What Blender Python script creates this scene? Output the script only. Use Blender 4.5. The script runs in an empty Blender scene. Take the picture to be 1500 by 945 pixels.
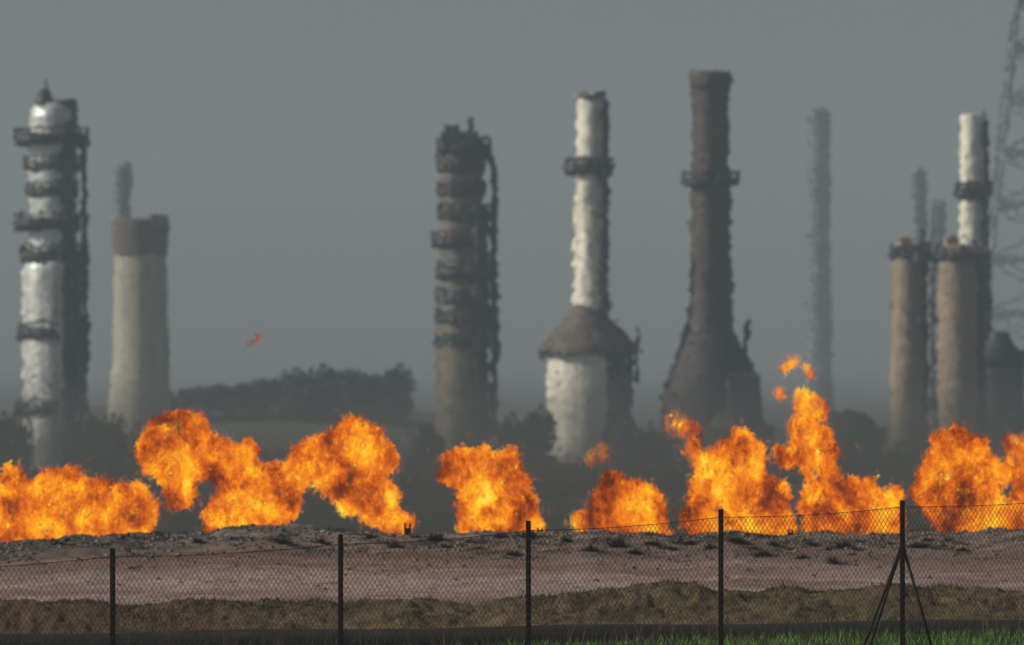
import bpy, bmesh, math, random
from math import sin, cos, pi, radians
from mathutils import Vector, noise
random.seed(7)
C = bpy.context.scene.collection
scene = bpy.context.scene

# ------------------------------------------------------------------ camera model
F = 10800.0          # focal length in photo pixels (1500 px wide photo)
HZ = 800.0           # horizon row
CH = 1.8             # camera height
def wx(px, D): return (px - 750.0) / F * D
def wz(py, D): return CH + (HZ - py) / F * D

cam_d = bpy.data.cameras.new('camera'); cam = bpy.data.objects.new('camera', cam_d); C.objects.link(cam)
cam.location = (0, 0, CH); cam.rotation_euler = (pi/2, 0, 0)
cam_d.sensor_width = 36; cam_d.lens = F / 1500 * 36
cam_d.shift_y = (HZ - 472.5) / 1500
cam_d.clip_start = 0.5; cam_d.clip_end = 8000
cam_d.dof.use_dof = True; cam_d.dof.focus_distance = 99.5
cam_d.dof.aperture_fstop = (cam_d.lens / 1000) / 0.086
scene.camera = cam

# ------------------------------------------------------------------ node helpers
class N:
    def __init__(s, name):
        s.m = bpy.data.materials.new(name); s.m.use_nodes = True
        s.t = s.m.node_tree; s.t.nodes.clear()
        s.out = s.t.nodes.new('ShaderNodeOutputMaterial')
    def n(s, typ, **kw):
        o = s.t.nodes.new(typ)
        for k, v in kw.items():
            if hasattr(o, k) and k not in o.inputs: setattr(o, k, v)
            else: s.set(o, k, v)
        return o
    def set(s, o, k, v):
        i = o.inputs[k]
        if isinstance(v, bpy.types.NodeSocket): s.t.links.new(v, i)
        else: i.default_value = v
    def link(s, a, b): s.t.links.new(a, b)
    def pos(s): return s.n('ShaderNodeTexCoord').outputs['Object']
    def geo(s): return s.n('ShaderNodeNewGeometry').outputs['Position']
    def mapping(s, vec, scale=(1,1,1), loc=(0,0,0)):
        o = s.n('ShaderNodeMapping'); s.link(vec, o.inputs['Vector'])
        o.inputs['Scale'].default_value = scale; o.inputs['Location'].default_value = loc
        return o.outputs[0]
    def noise(s, vec, scale, detail=4, rough=.55, dist=0.0):
        o = s.n('ShaderNodeTexNoise'); s.link(vec, o.inputs['Vector'])
        o.inputs['Scale'].default_value = scale; o.inputs['Detail'].default_value = detail
        o.inputs['Roughness'].default_value = rough; o.inputs['Distortion'].default_value = dist
        return o.outputs['Fac']
    def ramp(s, fac, stops, interp='LINEAR'):
        o = s.n('ShaderNodeValToRGB'); s.link(fac, o.inputs[0]); r = o.color_ramp; r.interpolation = interp
        while len(r.elements) < len(stops): r.elements.new(.5)
        for e, (p, c) in zip(r.elements, stops):
            e.position = p; e.color = (c, c, c, 1) if isinstance(c, (int, float)) else (*c, 1)
        return o.outputs[0]
    def math(s, op, a, b=None, c=None, clamp=False):
        o = s.n('ShaderNodeMath', operation=op); o.use_clamp = clamp
        for i, v in enumerate((a, b, c)):
            if v is None: continue
            if isinstance(v, bpy.types.NodeSocket): s.link(v, o.inputs[i])
            else: o.inputs[i].default_value = v
        return o.outputs[0]
    def mix(s, fac, a, b, blend='MIX'):
        o = s.n('ShaderNodeMix', data_type='RGBA', blend_type=blend)
        for sock, v in ((o.inputs[0], fac), (o.inputs[6], a), (o.inputs[7], b)):
            if isinstance(v, bpy.types.NodeSocket): s.link(v, sock)
            elif isinstance(v, tuple): sock.default_value = (*v, 1)
            else: sock.default_value = v
        return o.outputs[2]
    def bump(s, h, strength=.4, dist=.1):
        o = s.n('ShaderNodeBump'); s.link(h, o.inputs['Height'])
        o.inputs['Strength'].default_value = strength; o.inputs['Distance'].default_value = dist
        return o.outputs[0]
    def bsdf(s, col, rough=.8, metal=0.0, normal=None, spec=.3):
        b = s.n('ShaderNodeBsdfPrincipled')
        if isinstance(col, tuple): b.inputs['Base Color'].default_value = (*col, 1)
        else: s.link(col, b.inputs['Base Color'])
        b.inputs['Metallic'].default_value = metal
        if isinstance(rough, bpy.types.NodeSocket): s.link(rough, b.inputs['Roughness'])
        else: b.inputs['Roughness'].default_value = rough
        b.inputs['Specular IOR Level'].default_value = spec
        if normal: s.link(normal, b.inputs['Normal'])
        s.link(b.outputs[0], s.out.inputs['Surface'])
        return s.m

def cladding(name, c1, c2, metal, rough, streak=.5, bstr=.5):
    k = N(name); p = k.geo()
    a = k.noise(k.mapping(p, (1, 1, .12)), 1.1, 5, .6)
    b = k.noise(k.mapping(p, (1, 1, .3)), .9, 4, .6, .6)
    f = k.math('ADD', k.math('MULTIPLY', a, streak), k.math('MULTIPLY', b, 1 - streak))
    col = k.mix(k.ramp(f, [(.36, 0), (.62, 1)]), c2, c1)
    h = k.noise(k.mapping(p, (1, 1, .7)), 1.5, 5, .7, .8)
    return k.bsdf(col, rough, metal, k.bump(h, bstr * .3, .08))
M = {}
M['silver'] = cladding('silver_cladding', (.64, .655, .62), (.36, .375, .365), .45, .48, .7)
M['white'] = cladding('white_cladding', (.80, .775, .67), (.50, .475, .39), .2, .5, .75)
M['brown'] = cladding('brown_cladding', (.20, .165, .12), (.075, .062, .047), .15, .6)
M['tan'] = cladding('tan_cladding', (.30, .225, .15), (.19, .14, .095), .05, .7, .6, .3)
M['concrete'] = cladding('concrete', (.36, .35, .27), (.25, .235, .18), 0, .9, .5, .3)
M['rustband'] = cladding('stained_concrete', (.12, .09, .07), (.07, .055, .045), 0, .9)
M['darkstack'] = cladding('dark_stack_steel', (.065, .047, .035), (.032, .026, .022), .1, .6)
M['rust'] = cladding('rusty_roof_steel', (.13, .10, .08), (.065, .055, .048), .1, .7)
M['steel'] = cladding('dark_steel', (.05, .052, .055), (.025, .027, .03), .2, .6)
M['bluegrey'] = cladding('grey_steel', (.13, .135, .15), (.09, .095, .105), .1, .6)
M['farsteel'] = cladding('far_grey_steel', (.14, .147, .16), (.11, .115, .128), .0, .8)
M['furnace'] = cladding('sooty_furnace_steel', (.045, .036, .03), (.022, .02, .019), .1, .7)

k = N('leaf_dark'); p = k.geo()
M['leaf'] = k.bsdf(k.ramp(k.noise(p, .5, 3), [(.35, (.022, .028, .02)), (.65, (.06, .068, .042))]), .8)
k = N('bark'); M['bark'] = k.bsdf(k.ramp(k.noise(k.geo(), 2, 3), [(.3, (.05, .04, .03)), (.7, (.1, .08, .06))]), .9)

k = N('fence_steel'); p = k.geo()
M['post'] = k.bsdf(k.ramp(k.noise(p, 18, 5, .65), [(.38, (.010, .007, .006)), (.58, (.02, .012, .009)), (.76, (.06, .03, .018))]), .65, .3, k.bump(k.noise(p, 60, 3), .4, .01))
k = N('fence_wire'); M['wire'] = k.bsdf(k.ramp(k.noise(k.geo(), 4, 3), [(.35, (.03, .02, .016)), (.7, (.07, .05, .036))]), .6, .4)
k = N('black_pipe'); p = k.geo()
M['pipe'] = k.bsdf(k.ramp(k.noise(k.mapping(p, (.5, 2, 2)), 4, 6, .65), [(.35, (.016, .015, .014)), (.6, (.028, .026, .022)), (.80, (.065, .058, .047))]), .75, 0, k.bump(k.noise(p, 12, 4), .3, .03), .2)
k = N('bracket_steel'); M['bracket'] = k.bsdf(k.ramp(k.noise(k.geo(), 10, 3), [(.3, (.012, .011, .01)), (.7, (.04, .03, .025))]), .7, .2)

def grassmat(name, stops):
    k = N(name); a = k.n('ShaderNodeAttribute'); a.attribute_name = 'tint'
    f = k.math('ADD', k.math('MULTIPLY', a.outputs['Fac'], .6), k.math('MULTIPLY', k.noise(k.geo(), 2.5, 3), .4))
    b = k.bsdf(k.ramp(f, stops), .6)
    return b
M['grass'] = grassmat('grass_blade', [(.2, (.03, .06, .012)), (.5, (.13, .27, .036)), (.75, (.22, .37, .07)), (.95, (.36, .32, .16))])
M['straw'] = grassmat('dry_stalk', [(.2, (.05, .042, .025)), (.6, (.12, .095, .055)), (.9, (.22, .17, .10))])
M['scrub'] = grassmat('scrub_leaf', [(.2, (.018, .018, .012)), (.6, (.04, .04, .026)), (.9, (.09, .08, .05))])
k = N('rubble'); M['rubble'] = k.bsdf(k.ramp(k.noise(k.geo(), 3, 4, .7), [(.3, (.10, .085, .07)), (.6, (.22, .19, .165)), (.8, (.33, .29, .26))]), .95)

# ------------------------------------------------------------------ mesh builder
def shim(v, amp):
    """ragged, heat-rippled outline of the far plant"""
    a = noise.noise_vector(Vector((v.x * .35, v.y * .35, v.z * .2))) * .30
    a += noise.noise_vector(Vector((v.x * 1.1 + 9, v.y * 1.1, v.z * .75))) * .42
    a += noise.noise_vector(Vector((v.x * 2.4, v.y * 2.4 + 5, v.z * 1.5))) * .85
    a += noise.noise_vector(Vector((v.x * 4.5, v.y * 4.5, v.z * 3.4 + 7))) * (.62 if amp < 1 else .9)
    low = max(0.0, 1 - v.z / 45.0)
    k = amp * (.62 + .6 * low)
    return v + Vector((a.x * k, a.y * k * .15, a.z * k))

class MB:
    def __init__(s): s.v = []; s.f = []; s.tint = []
    def lathe(s, cx, cy, prof, seg=64, dz=.16, cap=True):
        rows = []
        for (r0, z0), (r1, z1) in zip(prof[:-1], prof[1:]):
            n = max(1, int(math.hypot(r1 - r0, z1 - z0) / dz))
            for i in range(n): t = i / n; rows.append((r0 + (r1 - r0) * t, z0 + (z1 - z0) * t))
        rows.append(prof[-1])
        b = len(s.v)
        for r, z in rows:
            for j in range(seg):
                a = 2 * pi * j / seg; s.v.append(Vector((cx + r * cos(a), cy + r * sin(a), z)))
        for i in range(len(rows) - 1):
            for j in range(seg):
                j2 = (j + 1) % seg
                s.f.append((b + i * seg + j, b + i * seg + j2, b + (i + 1) * seg + j2, b + (i + 1) * seg + j))
        if cap:
            s.f.append(tuple(b + (len(rows) - 1) * seg + j for j in range(seg)))
            s.f.append(tuple(b + j for j in reversed(range(seg))))
        return s
    def flakes(s, cx, cy, prof, amp):
        """ragged loose scales over the skin, so that its outline frays in the hot air"""
        rnd = random.Random(int(cx * 10) + len(prof))
        for (r0, z0), (r1, z1) in zip(prof[:-1], prof[1:]):
            L = math.hypot(r1 - r0, z1 - z0); n = int(L * (r0 + r1) * pi * .45)
            if z1 < 1.5: continue
            for i in range(n):
                t = rnd.random(); r = r0 + (r1 - r0) * t; z = z0 + (z1 - z0) * t; a = rnd.uniform(0, 2 * pi)
                e = min(.38, rnd.expovariate(1 / (.24 * (1.15 - .5 * min(1, z / 50))))) 
                N_ = Vector((cos(a), sin(a), 0)); P = Vector((cx + (r + e) * N_.x, cy + (r + e) * N_.y, z + rnd.uniform(-.3, .3)))
                w = rnd.uniform(.07, .2) / (1 + e * 1.6); h = w * rnd.uniform(.8, 2.6); T_ = Vector((-N_.y, N_.x, rnd.uniform(-.5, .5))); U = Vector((0, 0, 1)) + T_ * rnd.uniform(-.6, .6)
                b = len(s.v); s.v += [P - T_ * w, P - U * h, P + T_ * w, P + U * h]; s.f.append((b, b + 1, b + 2, b + 3))
    def box(s, x0, x1, y0, y1, z0, z1, d=None):
        b = len(s.v)
        if d is None:
            for z in (z0, z1):
                for x, y in ((x0, y0), (x1, y0), (x1, y1), (x0, y1)): s.v.append(Vector((x, y, z)))
            s.f += [tuple(b + i for i in q) for q in ((0,3,2,1),(4,5,6,7),(0,1,5,4),(1,2,6,5),(2,3,7,6),(3,0,4,7))]
            return s
        def face(o, u, w):
            nu = max(1, int(u.length / d)); nw = max(1, int(w.length / d)); b = len(s.v)
            for i in range(nu + 1):
                for j in range(nw + 1): s.v.append(o + u * (i / nu) + w * (j / nw))
            for i in range(nu):
                for j in range(nw):
                    s.f.append((b+i*(nw+1)+j, b+(i+1)*(nw+1)+j, b+(i+1)*(nw+1)+j+1, b+i*(nw+1)+j+1))
        X, Y, Z = Vector((x1-x0,0,0)), Vector((0,y1-y0,0)), Vector((0,0,z1-z0))
        face(Vector((x0,y0,z0)), X, Z); face(Vector((x1,y0,z0)), Y, Z); face(Vector((x1,y1,z0)), -X, Z); face(Vector((x0,y1,z0)), -Y, Z)
        face(Vector((x0,y0,z1)), X, Y); face(Vector((x0,y1,z0)), X, -Y)
        return s
    def tube(s, pts, r, seg=6, d=None, r2=None):
        pts = [Vector(p) for p in pts]
        if d:
            q = []
            for a, c in zip(pts[:-1], pts[1:]):
                n = max(1, int((c - a).length / d))
                for i in range(n): q.append(a + (c - a) * (i / n))
            q.append(pts[-1]); pts = q
        b = len(s.v); n = len(pts)
        for i, p in enumerate(pts):
            t = (pts[min(i + 1, n - 1)] - pts[max(i - 1, 0)]).normalized()
            u = t.cross(Vector((0, 1, 0)) if abs(t.y) < .9 else Vector((0, 0, 1))).normalized(); w = t.cross(u)
            rr = r if r2 is None else r + (r2 - r) * i / max(1, n - 1)
            for j in range(seg):
                a = 2 * pi * j / seg; s.v.append(p + u * (cos(a) * rr) + w * (sin(a) * rr))
        for i in range(n - 1):
            for j in range(seg):
                j2 = (j + 1) % seg
                s.f.append((b + i*seg + j, b + i*seg + j2, b + (i+1)*seg + j2, b + (i+1)*seg + j))
        s.f.append(tuple(b + j for j in reversed(range(seg)))); s.f.append(tuple(b + (n-1)*seg + j for j in range(seg)))
        return s
    def tri(s, a, b, c, t=0.0):
        i = len(s.v); s.v += [a, b, c]; s.f.append((i, i+1, i+2)); s.tint += [t] * 3
    def quad(s, a, b, c, d, t=0.0):
        i = len(s.v); s.v += [a, b, c, d]; s.f.append((i, i+1, i+2, i+3)); s.tint += [t] * 4
    def build(s, name, mat, parent=None, amp=0.0, smooth=True, loc=None):
        vs = s.v
        o_ = Vector(loc) if loc else (parent.location if parent else Vector((0, 0, 0)))
        off = world_loc(parent) if parent else (Vector(loc) if loc else Vector((0, 0, 0)))
        me = bpy.data.meshes.new(name); me.from_pydata([tuple(v - off) for v in vs], [], s.f); me.update()
        if smooth: me.polygons.foreach_set('use_smooth', [True] * len(me.polygons))
        if amp:
            n0 = [v.normal.copy() for v in me.vertices]
            for v, q in zip(me.vertices, s.v): v.co = shim(q, amp) - off
            me.update()
            me.normals_split_custom_set_from_vertices([tuple((a * .86 + v.normal * .14).normalized()) for a, v in zip(n0, me.vertices)])
        if s.tint:
            at = me.attributes.new('tint', 'FLOAT', 'POINT'); at.data.foreach_set('value', s.tint)
        me.materials.append(mat)
        o = bpy.data.objects.new(name, me); C.objects.link(o)
        if parent: o.parent = parent
        elif loc: o.location = loc
        return o

def world_loc(o):
    l = Vector((0, 0, 0))
    while o: l += o.location; o = o.parent
    return l
def tag(o, label=None, cat=None, group=None, kind=None):
    if label: o['label'] = label
    if cat: o['category'] = cat
    if group: o['group'] = group
    if kind: o['kind'] = kind
    return o
def thing(name, label, cat, loc, group=None):
    o = bpy.data.objects.new(name, None); C.objects.link(o); o.location = loc
    return tag(o, label, cat, group)

# ------------------------------------------------------------------ ground and banks
def lerp_tab(tab, x):
    if x <= tab[0][0]: return tab[0][1]
    for (a, b), (c, d) in zip(tab[:-1], tab[1:]):
        if x <= c:
            t = (x - a) / (c - a); t = t * t * (3 - 2 * t); return b + (d - b) * t
    return tab[-1][1]
CREST = [(-400,800),(0,796),(60,789),(120,787),(180,784),(240,786),(300,781),(345,774),(420,774),(480,778),(560,778),(600,780),(700,781),(800,781),(860,778),(900,782),(1000,784),(1060,779),(1140,786),(1200,784),(1300,786),(1340,781),(1400,784),(1440,777),(1480,774),(1560,776),(1900,780)]
MOUND = [(-400,884),(0,884),(120,882),(180,890),(250,887),(350,883),(430,889),(500,887),(600,879),(690,886),(745,877),(800,878),(850,874),(885,865),(950,861),(1000,859),(1060,867),(1110,869),(1150,863),(1210,867),(1300,863),(1400,863),(1500,867),(1900,870)]
def nz(x, y, z, s): return noise.noise(Vector((x * s, y * s, z * s)))
def sm(a, b, t):
    t = min(1, max(0, (t - a) / (b - a))); return t * t * (3 - 2 * t)
def front(x, y):
    z = .18 + .016 * x + (y - 112) * .008
    z = max(-1.2, z) + .13 * sm(-1, 3, x) * sm(100, 106, y)
    return z + .02 * nz(x, y, 0, .8)
def ground_z(x, y):
    if y < 118: return front(x, y)
    z1 = front(x, 118)
    return z1
def patch(name, xs, ys, fz, mat, kind='structure'):
    m = MB()
    for y in ys:
        for x in xs: m.v.append(Vector((x, y, fz(x, y))))
    nx = len(xs)
    for j in range(len(ys) - 1):
        for i in range(nx - 1): m.f.append((j*nx+i, j*nx+i+1, (j+1)*nx+i+1, (j+1)*nx+i))
    o = m.build(name, mat); o['kind'] = kind
    return o
def fr(a, b, d):
    n = max(1, int(round((b - a) / d))); return [a + (b - a) * i / n for i in range(n + 1)]

k = N('soil'); p = k.geo()
c = k.ramp(k.noise(p, .8, 8, .65), [(.3, (.05, .045, .028)), (.55, (.085, .07, .045)), (.75, (.12, .10, .06))])
M['soil'] = k.bsdf(c, .95, 0, k.bump(k.noise(p, 6, 6, .7), .5, .1))
k = N('field'); p = k.geo()
c = k.ramp(k.noise(p, .05, 6, .65), [(.3, (.085, .08, .06)), (.6, (.14, .13, .10)), (.8, (.19, .17, .13))])
M['field'] = k.bsdf(c, .95)
k = N('mound_earth'); p = k.geo()
n1 = k.noise(p, 2.2, 8, .7, .3); n2 = k.noise(k.mapping(p, (.35, 1, 1)), .8, 5, .6)
c = k.ramp(n1, [(.34, (.05, .035, .017)), (.45, (.14, .098, .048)), (.56, (.26, .18, .088)), (.70, (.38, .28, .15))])
c = k.mix(k.ramp(n2, [(.42, 0), (.6, .55)]), c, (.15, .125, .05))
x = k.n('ShaderNodeSeparateXYZ'); k.link(p, x.inputs[0])
red = k.ramp(k.math('ADD', k.math('MULTIPLY', x.outputs[0], -.12), k.math('MULTIPLY', n2, .8)), [(.72, 0), (1.0, .7)])
c = k.mix(red, c, (.17, .095, .058))
c = k.mix(k.ramp(k.noise(p, 11, 6, .75), [(.38, .65), (.48, 0)]), c, (.03, .022, .011))
M['mound'] = k.bsdf(c, .95, 0, k.bump(k.noise(p, 9, 8, .75), 1.0, .22))

k = N('berm_earth'); p = k.geo()
x = k.n('ShaderNodeSeparateXYZ'); k.link(p, x.inputs[0])
X, Y, Z = x.outputs
w = k.noise(k.mapping(p, (.10, .5, .5)), 1.0, 6, .6)
wf = k.noise(k.mapping(p, (.5, 1.2, 1.2)), 2.2, 6, .7)
# height on the slope 0..1, wavering
t = k.math('MULTIPLY', k.math('SUBTRACT', Y, 124.0), 1/16.0)
t = k.math('ADD', t, k.math('MULTIPLY', k.math('SUBTRACT', w, .5), .52))
t = k.math('ADD', t, k.math('MULTIPLY', k.math('SUBTRACT', wf, .5), .18))
c = k.ramp(t, [(.0, (.35, .205, .145)), (.14, (.44, .265, .205)), (.28, (.64, .45, .385)), (.40, (.70, .51, .45)), (.52, (.38, .22, .165)), (.62, (.27, .15, .105)), (.74, (.37, .25, .18)), (.86, (.42, .325, .245)), (1, (.35, .275, .205))])
sp = k.noise(p, 5.5, 8, .75)
c = k.mix(k.ramp(sp, [(.38, .85), (.5, 0)]), c, (.06, .045, .035))
c = k.mix(k.ramp(sp, [(.56, 0), (.72, .55)]), c, (.46, .42, .39))
c = k.mix(k.ramp(k.noise(k.mapping(p, (.35, .8, .8)), .8, 5, .65, .5), [(.42, .7), (.56, 0)]), c, (.26, .145, .10))
c = k.mix(k.ramp(k.noise(k.mapping(p, (.3, .9, .9), (7, 3, 1)), .7, 5, .65, .5), [(.44, 0), (.62, .5)]), c, (.36, .27, .27))
up = k.ramp(t, [(.6, 0), (.78, 1)])
dk = k.ramp(k.noise(k.mapping(p, (.45, 1, 1)), 1.6, 8, .72, .5), [(.44, 1), (.53, 0)])
c = k.mix(k.math('MULTIPLY', k.math('MULTIPLY', dk, up), .9), c, (.055, .05, .038))
# darker grey earth towards the left shoulder
lf = k.math('MULTIPLY', k.ramp(k.math('MULTIPLY', X, -.1), [(.45, 0), (.85, 1)]), up)
c = k.mix(k.math('MULTIPLY', lf, .75), c, (.085, .08, .07))
h = k.math('ADD', k.noise(p, 3.5, 8, .75), k.math('MULTIPLY', k.noise(p, 14, 5, .7), .4))
M['berm'] = k.bsdf(c, .95, 0, k.bump(h, .9, .25))

def fz_ground(x, y):
    if y < 118: return front(x, min(y, 118)) 
    z = front(x, 118) - .1
    # terrace behind the berm, then a low bank, then plain
    z += 1.45 * sm(139, 141, y)
    z += (1.7 + .4 * nz(x, 0, 3, .05) + .5 * nz(x, y, 1, .16) + .3 * nz(x, y, 4, .5)) * sm(205, 255, y) * (1 - sm(270, 330, y))
    z *= 1 - .6 * sm(330, 500, y)
    return z - .05
patch('ground', fr(-9.5, 9.5, .25), fr(60, 141.5, .5), fz_ground, M['soil'])
def wide(x, y): return fz_ground(max(-9.5, min(9.5, x)), y) - .03
patch('plain', [-500, -300, -150, -80, -50] + fr(-40, 40, 2) + [50, 80, 150, 300, 500], fr(-60, 330, 3) + fr(350, 1750, 50), wide, M['field'])

def fz_mound(x, y):
    px = 750 + x / 118 * F
    zc = wz(lerp_tab(MOUND, px), 118)
    b = front(x, 114.0) - .15
    a = sm(114.6, 117.6, y) * (1 - sm(118.6, 121.5, y))
    z = b + (zc - b) * a
    r = .15 * nz(x, y, 1, .9) + .09 * nz(x, y, 2, 2.4) + .075 * nz(x, y, 7, 6) + .05 * nz(x, y, 4, 14)
    return z + r * min(1, a * 1.6) * .75
patch('earth_bank', fr(-13, 13, .045), fr(114, 122, .09), fz_mound, M['mound'])
def fz_berm(x, y):
    px = 750 + x / 140 * F
    zc = wz(lerp_tab(CREST, px), 140)
    b = .52 + .01 * x
    a = sm(121, 140.0, y) * .55 + .45 * min(1, max(0, (y - 122) / 18))
    z = b + (zc - b) * a
    if y > 140: z = zc - (y - 140) * .22
    up = sm(131, 138, y)
    r = (.05 + .05 * up) * nz(x, y, 1, .7) + (.03 + .05 * up) * nz(x, y, 2, 2.1) + (.012 + .03 * up) * nz(x, y, 4, 6)
    return z + r * sm(121, 123, y)
patch('earth_berm', fr(-16, 16, .06), fr(121, 143, .11), fz_berm, M['berm'])
# low dusty ridge far behind
RIDGE = [(-300,640),(150,600),(330,598),(420,596),(560,598),(640,606),(760,622),(900,628),(1200,630),(1500,625),(1900,640)]
def fz_ridge(x, y):
    px = 750 + x / 900 * F
    zc = wz(lerp_tab(RIDGE, px), 900)
    return -1 + (zc + 1) * sm(800, 900, y) * (1 - sm(930, 1060, y)) + 1.2 * nz(x, y, 0, .05) * sm(820, 900, y)
patch('ridge', fr(-150, 150, 2), fr(790, 1070, 5), fz_ridge, M['field'])

# ------------------------------------------------------------------ grass, straw, rubble, scrub
def blade(m, x, y, z, h, w, lean, t):
    a = random.uniform(0, 2 * pi); d = Vector((cos(a), sin(a), 0)); s_ = Vector((-d.y, d.x * .3, 0)) * w
    if abs(s_.x) < w * .4: s_.x = w * .6
    b = Vector((x, y, z - .02)); mid = b + d * (lean * h * .35) + Vector((0, 0, h * .6)); tip = b + d * (lean * h) + Vector((0, 0, h))
    m.quad(b - s_, b + s_, mid + s_ * .7, mid - s_ * .7, t); m.tri(mid - s_ * .7, mid + s_ * .7, tip, t)
g = MB()
for i in range(26000):
    x = random.uniform(-9, 9); y = random.uniform(100.5, 111.8)
    dens = sm(-4, 2.2, x + 1.6 * nz(x, y, 0, .5)) * .95 + .04
    dens *= .2 + .9 * sm(-.25, .3, nz(x, y, 9, .9))
    if random.random() > dens: continue
    hh = random.uniform(.06, .19) * (1 + .8 * max(0, nz(x, y, 5, .7)))
    blade(g, x, y, front(x, y), hh, random.uniform(.006, .014), random.uniform(.1, .7), min(1, max(0, random.gauss(.45, .2))))
go = g.build('grass', M['grass'], smooth=False); tag(go, 'short green grass in front of the black pipeline', 'grass', kind='stuff')
g = MB()
for i in range(2600):
    x = random.uniform(-9, 9); y = random.uniform(106, 111.8)
    if random.random() > .35 + .6 * sm(.0, .35, nz(x, y, 20, .6)): continue
    blade(g, x, y, front(x, y), random.uniform(.15, .55), random.uniform(.004, .007), random.uniform(.1, .5), random.random())
go = g.build('dry_grass', M['straw'], smooth=False); tag(go, 'thin dry grass stalks standing along the black pipeline', 'dry grass', kind='stuff')
# tufts of bank grass on the brown bank
g = MB()
for i in range(22000):
    x = random.uniform(-9.5, 9.5); y = random.uniform(115.5, 118.7)
    if nz(x, y, 3, 1.1) + .3 * nz(x, y, 3, 4) < .02: continue
    blade(g, x, y, fz_mound(x, y), random.uniform(.03, .09), .008, random.uniform(.2, .9), random.random() * .7)
go = g.build('bank_grass', M['scrub'], smooth=False); tag(go, 'sparse olive grass covering the brown earth bank', 'grass', kind='stuff')
def rock(m, x, y, z, r):
    b = len(m.v); n1, n2 = 5, 4
    sx, sy, sz = (random.uniform(.7, 1.5), random.uniform(.7, 1.2), random.uniform(.5, .8))
    for i in range(n2 + 1):
        for j in range(n1):
            th = pi * i / n2; ph = 2 * pi * j / n1 + i * .5; rr = r * random.uniform(.75, 1.2)
            m.v.append(Vector((x + rr * sin(th) * cos(ph) * sx, y + rr * sin(th) * sin(ph) * sy, z + rr * cos(th) * sz)))
    for i in range(n2):
        for j in range(n1):
            j2 = (j + 1) % n1; m.f.append((b+i*n1+j, b+(i+1)*n1+j, b+(i+1)*n1+j2, b+i*n1+j2))
g = MB()
for i in range(4200):
    x = random.uniform(-11, 11); y = 140.5 - abs(random.gauss(0, 4.0))
    if y < 124: continue
    rock(g, x, y, fz_berm(x, y), random.choice((.012, .015, .02, .025, .03, .055)) * random.uniform(.7, 1.3))
tag(g.build('rubble', M['rubble'], smooth=False), 'loose stones scattered over the grey upper berm', 'rubble', kind='stuff')
g = MB()
for i in range(3200):
    x = random.uniform(-11, 11); y = 140.6 - abs(random.gauss(0, 3.4))
    if nz(x, y, 8, .8) + .5 * nz(x, y, 3, 2.5) < .05: continue
    z = fz_berm(x, y); r = random.uniform(.02, .07)
    for k_ in range(9):
        blade(g, x + random.uniform(-r, r) * 1.6, y + random.uniform(-r, r), z, random.uniform(.02, .085), random.uniform(.006, .014), random.uniform(.2, 1.1), random.random() * .7)
tag(g.build('dead_scrub', M['scrub'], smooth=False), 'dead low scrub speckling the grey upper berm', 'dead scrub', kind='stuff')
# scrub tufts: one proto, copies
def scrub_mesh(seed):
    rnd = random.Random(seed); m = MB()
    for i in range(260):
        a = rnd.uniform(0, 2 * pi); el = rnd.uniform(.05, 1.3); L = rnd.uniform(.05, .17)
        d = Vector((cos(a) * cos(el), sin(a) * cos(el), sin(el) * .7)); b = d * L * rnd.uniform(0, .6) + Vector((rnd.uniform(-.08, .08), rnd.uniform(-.06, .06), 0)); e = b + d * L
        s_ = Vector((-sin(a), cos(a), .3)) * rnd.uniform(.004, .011)
        m.quad(b - s_, b + s_, e + s_ * .6, e - s_ * .6, rnd.random() * .8)
    return m
protos = []
SCR = [(578,803),(470,798),(415,796),(612,789),(640,792),(655,806),(690,795),(700,808),(735,788),(752,812),(775,790),(830,792),(865,806),(905,800),(930,812),(955,798),(985,806),(1010,796),(1040,805),(1080,795),(1103,806),(1120,812),(1135,800),(1160,806),(1175,818),(1190,800),(1215,806),(1235,802),(1222,826),(1250,815),(1350,800),(1360,792),(1390,796),(1410,806),(545,790),(290,796),(110,793),(85,800)]
for i, (px, py) in enumerate(SCR):
    best = None
    for yy in fr(125, 140, .25):
        x = wx(px, yy); e = abs(HZ + (CH - fz_berm(x, yy)) * F / yy - py)
        if best is None or e < best[0]: best = (e, x, yy)
    _, x, y = best
    loc = (x, y, fz_berm(x, y) - .01)
    if i < 3:
        o = scrub_mesh(i).build('scrub_tuft', M['scrub'], smooth=False); protos.append(o)
    else:
        o = protos[i % 3].copy(); C.objects.link(o)
    o.location = loc; o.rotation_euler.z = random.uniform(0, 6.28); s_ = random.uniform(.6, 1.3); o.scale = (s_ * 1.1, s_, s_ * random.uniform(.6, 1.1))
    tag(o, 'small dark scrub tuft growing on the stony upper berm', 'scrub', 'dark scrub tufts on the berm')

# ------------------------------------------------------------------ pipeline and crest brackets
pp = []
for px in range(-300, 1900, 60):
    top = 928 - (px) / 1500 * 21 + 1.5 * sin(px * .013)
    D = 112.2; pp.append((wx(px, D), D, wz(top, D) - .2))
pl = thing('pipeline', 'black pipeline lying across the field in front of the brown bank', 'pipeline', (0, 112.2, pp[18][2]))
MB().tube(pp, .2, 20).build('pipe', M['pipe'], pl)
def bracket(px, py, w, h, label):
    D = 140.3; z0 = fz_berm(wx(px, D), D) - .05; zt = wz(py, D); X = wx(px, D); W = w / 2 / F * D
    t = thing('marker_bracket', label, 'bracket', (X, D, z0), 'steel brackets along the berm crest')
    for sgn in (-1, 1):
        xx = X + sgn * (W - .018)
        MB().box(xx - .018, xx + .018, D - .03, D + .03, z0, zt + (.0 if sgn < 0 else -.012)).build('upright', M['bracket'], t, smooth=False)
    MB().box(X - W + .037, X + W - .037, D - .02, D + .02, z0, z0 + (zt - z0) * .72).build('plate', M['bracket'], t, smooth=False)
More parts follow.
